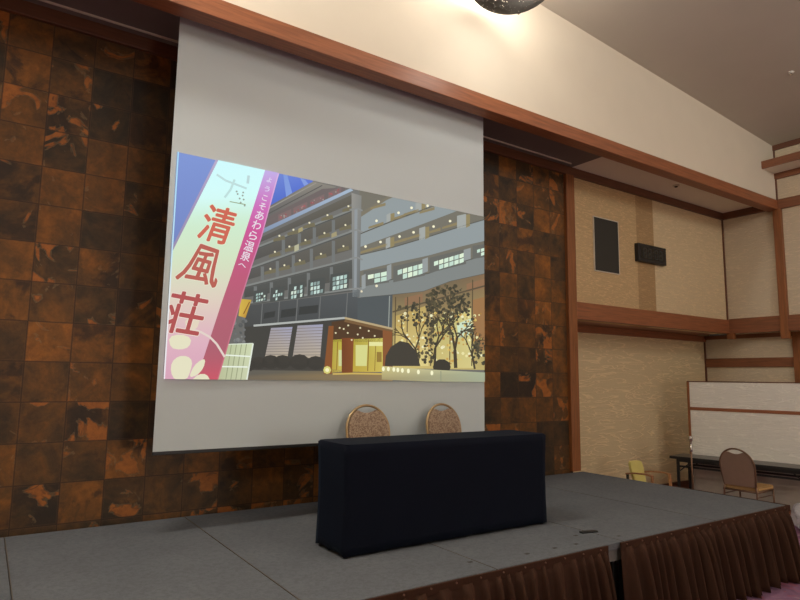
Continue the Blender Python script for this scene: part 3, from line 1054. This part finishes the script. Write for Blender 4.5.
# pale flower petals low on the banner
pet = (228, 224, 194)
def blob(pts, c, layer):
    n = len(pts)
    out = []
    for k in range(n):     # one round of corner smoothing
        a, b2, c2 = pts[k - 1], pts[k], pts[(k + 1) % n]
        out += [lerp(b2, a, 0.25), lerp(b2, c2, 0.25)]
    Q(out, c, layer)
blob([(168, 337), (180, 334), (191, 338), (189, 347), (180, 350), (170, 348)], pet, 22)
blob([(170, 372), (171, 362), (178, 356), (187, 356), (192, 361), (190, 371), (186, 380), (174, 380)], pet, 23)
blob([(188, 378), (193, 366), (200, 360), (205, 359), (203, 368), (197, 375)], pet, 23)
blob([(190, 381), (198, 374), (206, 374), (210, 381)], pet, 23)
blob([(184, 318), (200, 318), (196, 330), (186, 332)], (226, 212, 190), 22)
Ln([(193, 330), (200, 332), (209, 337), (216, 344), (221, 352), (224, 357)], 2.2, (226, 210, 200), 23)
# lettering
def glyph(ch, quad, layer, c, outline=None, bold=0.0, res=3, out=0.05):
    """one character mapped into a quad given as top-left, top-right, bottom-right, bottom-left"""
    def mesh(off):
        cu = bpy.data.curves.new('letters', 'FONT')
        cu.body = ch
        cu.offset = off
        cu.resolution_u = res
        ob = bpy.data.objects.new('letters', cu)
        COL.objects.link(ob)
        dg = bpy.context.evaluated_depsgraph_get()
        me = ob.evaluated_get(dg).to_mesh()
        vs = [(v.co.x, v.co.y) for v in me.vertices]
        fs = [tuple(p.vertices) for p in me.polygons]
        ob.evaluated_get(dg).to_mesh_clear()
        bpy.data.objects.remove(ob)
        bpy.data.curves.remove(cu)
        return vs, fs
    vs0, _ = mesh(0)
    if not vs0:
        return
    x0, x1 = min(v[0] for v in vs0), max(v[0] for v in vs0)
    y0, y1 = min(v[1] for v in vs0), max(v[1] for v in vs0)
    vs, fs = vs0, _
    def put(dx, dy, layer, c):
        for f in fs:
            pts = []
            for i in f:
                u, v = (vs[i][0] - x0) / (x1 - x0), (y1 - vs[i][1]) / (y1 - y0)
                q = lerp(lerp(quad[0], quad[1], u), lerp(quad[3], quad[2], u), v)
                pts.append((q[0] + dx, q[1] + dy))
            Q(pts, c, layer)
    if outline:
        for k in range(8):
            put(1.25 * math.cos(k * PI / 4), 1.25 * math.sin(k * PI / 4), layer, outline)
    for k in range(4):
        put(bold * math.cos(k * PI / 2 + 0.6), bold * math.sin(k * PI / 2 + 0.6), layer + 1 + 0.1 * k, c)
red = (196, 100, 84)
glyph('清', [(209, 204), (238, 212), (226, 246), (195, 238)], 24, (206, 104, 86), (222, 240, 208), 0.65)
glyph('風', [(197, 243.5), (221.5, 252), (215, 288.5), (174, 279)], 24, (184, 98, 86), (232, 230, 206), 0.65)
glyph('荘', [(172, 290), (209, 297), (197, 337), (160, 331)], 24, (176, 84, 84), (238, 222, 208), 0.65)
wht = (232, 222, 232)
for ch, cx, cy, sz in (('よ', 268.5, 180.5, 2.4), ('う', 266.3, 189.5, 2.6), ('こ', 264, 198.5, 2.6), ('そ', 261.6, 206.8, 3.2), ('あ', 259, 216, 4.2), ('わ', 256, 225.5, 4.4), ('ら', 252.5, 236, 4.2), ('温', 248.5, 246.5, 4.8), ('泉', 245, 256.5, 4.6), ('へ', 241.5, 265.5, 4.0)):
    dx, dy = (0.95 * sz, 0.30 * sz), (-0.32 * sz, 0.98 * sz)
    if ch == 'へ':
        dy = (-0.1 * sz, 0.35 * sz)
    q = [(cx + a * dx[0] + b2 * dy[0], cy + a * dx[1] + b2 * dy[1]) for a, b2 in ((-1, -1), (1, -1), (1, 1), (-1, 1))]
    glyph(ch, q, 24, wht if cy > 195 else (222, 214, 240), None, 0.12, 2)
# bright line at the picture's left margin
pic.strips(lambda y: 160, lambda y: 177.8 - (y - 152) * 0.0617 + 0.6, [(150, (170, 222, 250)), (250, (190, 226, 240)), (300, (232, 236, 236)), (382, (236, 232, 236))], 26, 10)
me = bpy.data.meshes.new('projected_picture')
pic.bm.to_mesh(me)
pic.bm.free()
me.materials.append(MT['picture'])
po = bpy.data.objects.new('projected_picture', me)
COL.objects.link(po)
po.parent = scr
po['label'] = 'projected night photo of a lit hotel behind a white and pink banner'

# rail under the dark alcove ceiling
o = obj('ceiling_rail', B().box(-3, 6.42, -0.007, 0.007, -0.018, 0, 0.002), MT['lightframe'], None, (0, 5.335, 4.69))
tag(o, 'thin pale metal rail under the dark ceiling above the copper wall', 'rail')

# ------------------------------------------------------------------ table under navy cloth
TX0, TX1, TY0, TY1 = 2.055, 3.98, 3.65, 4.065
tcx, tcy = (TX0 + TX1) / 2, (TY0 + TY1) / 2
hw, hd, hh = (TX1 - TX0) / 2, (TY1 - TY0) / 2, 1.283 - ST
t = thing('folding_table', 'folding table hidden under the navy cloth, only its feet peeking out', 'table', (tcx, tcy, ST))
obj('tabletop', B().box(-hw + 0.012, hw - 0.012, -hd + 0.012, hd - 0.012, hh - 0.045, hh - 0.01), MT['tabletop'], t)
for sx in (-1, 1):
    for sy in (-1, 1):
        g = B()
        x, y = sx * (hw - 0.03), sy * (hd - 0.03)
        g.tube([(x, y, 0.0), (x, y, 0.03), (x, y, hh - 0.045)], [0.02, 0.016, 0.014], 10)
        obj('leg', g, MT['blackmetal'], t)
def cloth():
    """stretch cover: taut sides that pull in between the corners near the floor"""
    nu, nv = 40, 12
    bm = MB(S)
    ring = []
    for k in range(nu):
        ring.append((-hw + 2 * hw * k / nu, -hd))
    for k in range(10):
        ring.append((hw, -hd + 2 * hd * k / 10))
    for k in range(nu):
        ring.append((hw - 2 * hw * k / nu, hd))
    for k in range(10):
        ring.append((-hw, hd - 2 * hd * k / 10))
    rows = []
    for j in range(nv + 1):
        v = j / nv
        row = []
        for x, y in ring:
            fx, fy = abs(x) / hw, abs(y) / hd
            edge = min(1 - fx if fy > 0.999 else 1, 1 - fy if fx > 0.999 else 1)
            pull = (1 - (2 * min(edge, 0.5) - 1) ** 2) if edge < 1 else 0
            k = math.sin(v * PI * 0.5)
            wr = 0.004 * math.sin(13 * x + 5 * v * (x + 1)) * v + 0.003 * math.sin(31 * x + 17 * v + y * 9) * v
            iny = (0.010 * k * pull + wr) if fy > 0.999 else 0
            inx = (0.012 * math.sin(v * PI)) if fx > 0.999 else 0
            X = x - math.copysign(inx, x)
            Y = y - math.copysign(iny, y)
            hem = 0.010 + (0.004 * pull if fy > 0.999 else 0.016 * pull)
            z = hh - (hh - hem) * v
            row.append(bm.bm.verts.new(Vector((X, Y, z)) * S))
        rows.append(row)
    n = len(ring)
    for a, b2 in zip(rows, rows[1:]):
        for i in range(n):
            f = bm.bm.faces.new((a[i], a[(i + 1) % n], b2[(i + 1) % n], b2[i]))
            f.smooth = True
    top = bm.bm.faces.new(rows[0])
    bmesh.ops.bevel(bm.bm, geom=[e for e in top.edges], offset=0.008, segments=2, affect='EDGES')
    return bm
c = obj('tablecloth', cloth(), MT['navy'], None, (tcx, tcy, ST + 0.001))
tag(c, 'fitted dark navy cloth stretched over the long table in front of the screen', 'tablecloth')
md = c.modifiers.new('thick', 'SOLIDIFY')
md.thickness = 0.003
md.offset = 1

# ------------------------------------------------------------------ banquet chairs
def arch(w, n=22, z0=0.46, zs=0.70, zt=0.905, we=None):
    """balloon-back outline, left foot of the arch to the right one: (x, z)"""
    we = we or w * 0.9
    pts = []
    for k in range(8):
        f = k / 8
        pts.append((-(we + (w - we) * math.sin(f * PI / 2)), z0 + (zs - z0) * f))
    for k in range(n + 1):
        a = PI - PI * k / n
        pts.append((w * math.cos(a), zs + (zt - zs) * math.sin(a)))
    for k in range(7, -1, -1):
        f = k / 8
        pts.append(((we + (w - we) * math.sin(f * PI / 2)), z0 + (zs - z0) * f))
    return pts
def lean(z):
    return -0.20 - 0.20 * max(0, z - 0.45)
def make_chair(label, loc, rotz, frame, front, back, seat, k=0.97):
    def R():
        return MB(k)
    t = thing('banquet_chair', label, 'chair', loc, rotz, 'round-backed banquet chairs')
    A = arch(0.205)
    g = R()
    g.tube([(x, lean(z), z) for x, z in A], 0.0115, 8)
    bf = obj('back_frame', g, frame, t)
    I = [(x * 0.955, z) for x, z in arch(0.205, 26, 0.455, 0.70, 0.895)]
    # pad outline with a hand-hold cut below the top of the frame
    out = []
    for x, z in I:
        lim = 0.842 + 0.035 * (abs(x) / 0.11) ** 2
        out.append((x, min(z, lim)) if abs(x) < 0.11 else (x, z))
    def pad(y0, y1, name, m):
        p = R()
        p.slab(out, lambda q: (q[0], lean(q[1]) + y0, q[1]), lambda q: (q[0] * 0.985, lean(q[1]) + y1, 0.70 + (q[1] - 0.70) * 0.985))
        return obj(name, p, m, t)
    pad(0.0, 0.022, 'backrest', front)
    pad(-0.012, 0.0, 'back_panel', back)
    s = R().box(-0.205, 0.205, -0.19, 0.225, 0.405, 0.46, 0.02)
    obj('seat', s, seat, t)
    g = R()
    g.tube([(-0.20, -0.20, 0.398), (0.20, -0.20, 0.398), (0.20, 0.215, 0.398), (-0.20, 0.215, 0.398)], 0.011, 8, True)
    obj('seat_frame', g, frame, t)
    for sx in (-1, 1):
        g = R()
        g.tube([(sx * 0.1845, lean(0.46), 0.46), (sx * 0.192, -0.20, 0.40), (sx * 0.20, -0.235, 0.02)], 0.0115, 8)
        l = obj('leg', g, frame, t)
        g = R()
        g.tube([(sx * 0.20, -0.235, 0.0), (sx * 0.1998, -0.2345, 0.03)], 0.0145, 8)
        obj('foot_cap', g, MT['white'], l)
        g = R()
        g.tube([(sx * 0.20, 0.205, 0.40), (sx * 0.205, 0.225, 0.02)], 0.0115, 8)
        l = obj('leg', g, frame, t)
        g = R()
        g.tube([(sx * 0.205, 0.225, 0.0), (sx * 0.205, 0.225, 0.03)], 0.0145, 8)
        obj('foot_cap', g, MT['white'], l)
        g = R()
        g.tube([(sx * 0.195, -0.21, 0.34), (sx * 0.201, 0.207, 0.34)], 0.006, 6)
        obj('stretcher', g, frame, t)
    return t
ch = make_chair('gold-framed beige brocade banquet chair behind the left half of the navy table', (2.86, 4.46, ST + 0.002), PI - 0.05, MT['gold'], MT['brocade'], MT['backcloth'], MT['seatcloth'])
c2 = copy_tree(ch)
c2['label'] = 'gold-framed beige brocade banquet chair behind the navy table, nearer its right end'
c2.location = W(3.745, 4.46, ST + 0.002)
c2.rotation_euler.z = PI + 0.06
make_chair('brown-backed banquet chair with tan seat beyond the right end of the stage, seen from behind', (8.52, 4.27, FL), -PI / 2 + 0.03, MT['bronze'], MT['brocade'], MT['backcloth'], MT['seatcloth'], 1.0)

# ------------------------------------------------------------------ yellow armchair beyond the stage
t = thing('armchair', 'small pale yellow armchair with bent wooden arms by the cream back wall', 'armchair', (7.72, 5.18, FL), PI - 0.05)
obj('seat', MB(0.90).box(-0.15, 0.15, -0.2, 0.17, 0.36, 0.42, 0.02), MT['yellow'], t)
bo = []
for k in range(25):
    a = PI - PI * k / 24
    sx, sz = math.cos(a), math.sin(a)
    bo.append((0.135 * math.copysign(abs(sx) ** 0.5, sx), 0.62 + 0.12 * abs(sz) ** 0.5))
bo += [(0.12, 0.43), (-0.12, 0.43)]
obj('backrest', MB(0.90).slab(bo, lambda q: (q[0], -0.2 - 0.25 * (q[1] - 0.43), q[1]), lambda q: (q[0], -0.16 - 0.25 * (q[1] - 0.43), q[1])), MT['yellow'], t)
for sx in (-1, 1):
    g = MB(0.90)
    arm = [(sx * 0.175, -0.27, 0.56), (sx * 0.195, -0.12, 0.59), (sx * 0.20, 0.08, 0.60), (sx * 0.195, 0.19, 0.585)]
    for a, b2 in zip(arm, arm[1:]):
        g.obox(a, b2, 0.04, 0.022)
    obj('armrest', g, MT['lightwood'], t)
    obj('leg', MB(0.90).obox((sx * 0.195, 0.175, 0.575), (sx * 0.20, 0.22, 0.0), 0.03, 0.03, (0, 1, 0)), MT['lightwood'], t)
    obj('leg', MB(0.90).obox((sx * 0.165, -0.26, 0.56), (sx * 0.18, -0.22, 0.0), 0.028, 0.028, (0, 1, 0)), MT['blackmetal'], t)
    obj('seat_rail', MB(0.90).obox((sx * 0.17, -0.25, 0.375), (sx * 0.195, 0.185, 0.375), 0.02, 0.04), MT['blackmetal'], t)

# ------------------------------------------------------------------ long folding table and partition
ang = math.atan2(0.988, -0.152)       # direction of the partition's run
def along(s, off=0.0):
    """point s along the partition from its left end, off towards the stage"""
    return (9.28 + 0.152 * s - 0.988 * off, 5.505 - 0.988 * s - 0.152 * off)
lx, ly = along(0.86, 0.285)
t = thing('folding_table', 'long black folding table with lower shelf bars in front of the white partition', 'table', (lx, ly, FL), ang - PI)
H = 0.665
obj('tabletop', R().box(-0.9, 0.9, -0.225, 0.225, H - 0.035, H, 0.004), MT['tabletop'], t)
obj('edge_band', ring(MB(1.0), -0.903, 0.903, -0.228, 0.228, 0.0035, lambda a, b, c: (a, b, H - 0.038 + 0.036 * c)), MT['blackmetal'], t)
for sy in (-1, 1):
    obj('apron', R().box(-0.80, 0.80, sy * 0.19 - 0.012, sy * 0.19 + 0.012, H - 0.075, H - 0.035), MT['blackmetal'], t)
    obj('shelf_bar', R().box(-0.80, 0.80, sy * 0.15 - 0.012, sy * 0.15 + 0.012, H - 0.155, H - 0.13), MT['blackmetal'], t)
for sx in (-1, 1):
    for sy in (-1, 1):
        l = obj('leg', R().box(sx * 0.80 - 0.016, sx * 0.80 + 0.016, sy * 0.19 - 0.016, sy * 0.19 + 0.016, 0, H - 0.035), MT['blackmetal'], t)
        obj('brace', R().obox((sx * 0.80, sy * 0.19, H - 0.22), (sx * 0.60, sy * 0.19, H - 0.05), 0.014, 0.014), MT['blackmetal'], l)
    obj('foot_bar', R().box(sx * 0.80 - 0.012, sx * 0.80 + 0.012, -0.19, 0.19, 0.09, 0.115), MT['blackmetal'], t)

px_, py_ = along(1.8, 0.0)
t = thing('partition_panel', 'tall white wave-patterned partition with brown rails behind the black table', 'partition', (px_, py_, FL), ang - PI)
PH = 1.84 * S
PL = 1.8 * S
# local x runs from +PL (right end) to -PL (left end); local +y faces away from the stage
obj('panel', R().box(-PL + 0.03, PL - 0.03, -0.02, 0.02, 0.62, PH - 0.012), MT['partition'], t)
obj('shaded_lower_panel', R().box(-PL + 0.03, PL - 0.03, -0.018, 0.018, 0.06, 0.62), MT['partition_shaded'], t)  # lower part of the white panel; taupe tone carries the table's shadow
obj('top_rail', R().box(-PL, PL, -0.025, 0.025, PH - 0.014, PH), MT['darkwood'], t)
obj('middle_rail', R().box(-PL + 0.03, PL - 0.03, -0.026, 0.026, 1.30, 1.345), MT['beam'], t)
obj('bottom_rail', R().box(-PL, PL, -0.03, 0.03, 0.0, 0.07), MT['beam'], t)
for sx in (-1, 1):
    obj('stile', R().box(sx * PL - (0.035 if sx > 0 else 0), sx * PL + (0 if sx > 0 else 0.035), -0.026, 0.026, 0.0, PH - 0.014), MT['post'], t)

# pole with chrome head
t = thing('pole_stand', 'slim brown pole with a chrome head standing in front of the black table\'s left end', 'stand', (8.28, 4.90, FL))
g = R()
g.lathe((0, 0, 0), [(0.13, 0.0), (0.13, 0.012), (0.03, 0.03), (0.02, 0.05)], 20)
obj('base', g, MT['blackmetal'], t)
obj('pole', R().tube([(0, 0, 0.04), (0, 0, 0.98)], 0.011, 10), MT['bronze'], t)
g = R()
g.lathe((0, 0, 0), [(0.013, 0.80), (0.02, 0.81), (0.02, 0.86), (0.014, 0.87), (0.014, 0.94), (0.024, 0.95), (0.026, 0.985), (0.016, 1.005)], 14)
obj('chrome_head', g, MT['chrome'], t)

# shiny clear bundle at the right edge
g = R()
def bund(u, v):
    a, b2 = 2 * PI * u, PI * (v - 0.5) * 0.999
    k = 1 + 0.10 * math.sin(7 * a + 3 * b2) * math.cos(b2) + 0.08 * math.sin(5 * b2 + 2 * a) * math.cos(b2)
    return (0.16 * k * math.cos(a) * math.cos(b2), 0.16 * k * math.sin(a) * math.cos(b2), 0.17 + 0.17 * math.sin(b2))
g.grid(bund, 32, 20)
bmesh.ops.remove_doubles(g.bm, verts=g.bm.verts[:], dist=0.0005)
o = obj('plastic_bundle', g, MT['clear'], None, (8.62, 3.62, FL))
tag(o, 'shiny clear crinkled bundle on the purple carpet at the photo\'s right edge', 'bundle')

# ------------------------------------------------------------------ things on the cream wall
t = thing('wall_speaker', 'tall dark recessed speaker panel with thin pale frame on the cream wall', 'speaker', (7.315, YB, 3.28))
sw, sh = 0.285, 0.80
obj('grille', B().box(-sw + 0.012, sw - 0.012, -0.014, 0.0, 0.012, sh - 0.012), MT['grille'], t)
obj('frame', ring(B(), -sw, sw, 0, sh, 0.012, lambda a, b, c: (a, -0.018 + 0.018 * c, b)), MT['lightframe'], t)
t = thing('digital_clock', 'black rectangular digital wall clock with blank digits right of the speaker panel', 'clock', (8.352, YB, 3.535))
cw, chh = 0.358, 0.275
obj('case', B().box(-cw, cw, -0.07, 0.0, 0, chh, 0.006), MT['black'], t)
dsp = obj('display', B().box(-cw + 0.06, cw - 0.06, -0.074, -0.069, 0.05, chh - 0.05), MT['display'], t)
for dxc in (-0.20, -0.085, 0.085, 0.20):
    g = B()
    w2, z0, z1, zm = 0.036, 0.07, chh - 0.07, chh / 2
    for z in (z0, zm, z1):
        g.box(dxc - w2, dxc + w2, -0.0765, -0.0738, z - 0.010, z + 0.010)
    for s2 in (-1, 1):
        g.box(dxc + s2 * w2 - 0.010, dxc + s2 * w2 + 0.010, -0.0765, -0.0738, z0 - 0.01, z1 + 0.01)
    obj('digit', g, MT['segment'], t)
for z in (0.11, 0.165):
    obj('colon_dot', B().box(-0.008, 0.008, -0.0765, -0.0738, z - 0.008, z + 0.008), MT['segment'], t)

# small fittings on the ceilings
t = thing('ceiling_sensor', 'small dark round sensor on the pale alcove ceiling above the clock', 'sensor', (8.44, 5.04, 4.688))
obj('base', B().lathe((0, 0, 0), [(0.05, 0.0), (0.05, -0.012), (0.035, -0.018)]), MT['lightframe'], t)
obj('sensing_head', B().lathe((0, 0, 0), [(0.025, -0.017), (0.022, -0.03), (0.008, -0.034)]), MT['grille'], t)
t = thing('sprinkler_head', 'tiny pale sprinkler head on the sloping hall ceiling at right', 'sprinkler', (8.487, 3.391, zc(8.487)))
obj('rose', B().lathe((0, 0, 0), [(0.035, 0.003), (0.035, -0.01), (0.015, -0.016)]), MT['white'], t)
obj('deflector', B().lathe((0, 0, 0), [(0.008, -0.015), (0.008, -0.035), (0.022, -0.036), (0.022, -0.04)]), MT['chrome'], t)

# ------------------------------------------------------------------ hanging bowl lamp by the header wall
t = thing('bowl_lamp', 'grey perforated bowl lamp glowing near the ceiling at the top of the cream header wall', 'lamp', (4.0, 4.0, 5.70))
g = B()
def bowl(u, v):
    a = 2 * PI * u
    e = PI / 2 * v
    return (0.45 * math.cos(a) * math.cos(e), 0.45 * math.sin(a) * math.cos(e), -0.30 * math.sin(e))
g.grid(bowl, 48, 14)
bmesh.ops.remove_doubles(g.bm, verts=g.bm.verts[:], dist=0.0005)
o = obj('bowl', g, MT['perforated'], t)
obj('support_bar', B().box(0.372, 0.388, -0.75, 0.30, -0.115, -0.10), MT['darkwood_y'], t)
obj('support_bar', B().box(-0.45, 0.45, -0.012, 0.012, -0.01, 0.01), MT['grey'], t)
obj('hanger', B().tube([(0, 0, 0.0), (0, 0, zc(4.0) - 5.70)], 0.012, 8), MT['grey'], t)
for dx in (-0.18, 0.18):
    obj('bulb', B().lathe((dx, 0, 0.08), [(0.02, -0.07), (0.06, -0.03), (0.06, 0.03), (0.02, 0.06)], 14), MT['bulb'], t)
point('bowl_lamp_and_fill_light', (4.0, 4.12, 5.92), 42, (1.0, 0.93, 0.84), 0.2)
point('bowl_lamp_and_fill_light', (4.0, 3.62, 5.25), 26, (1.0, 0.93, 0.84), 0.12)  # fill point added below the bowl to widen its glow, no fitting there
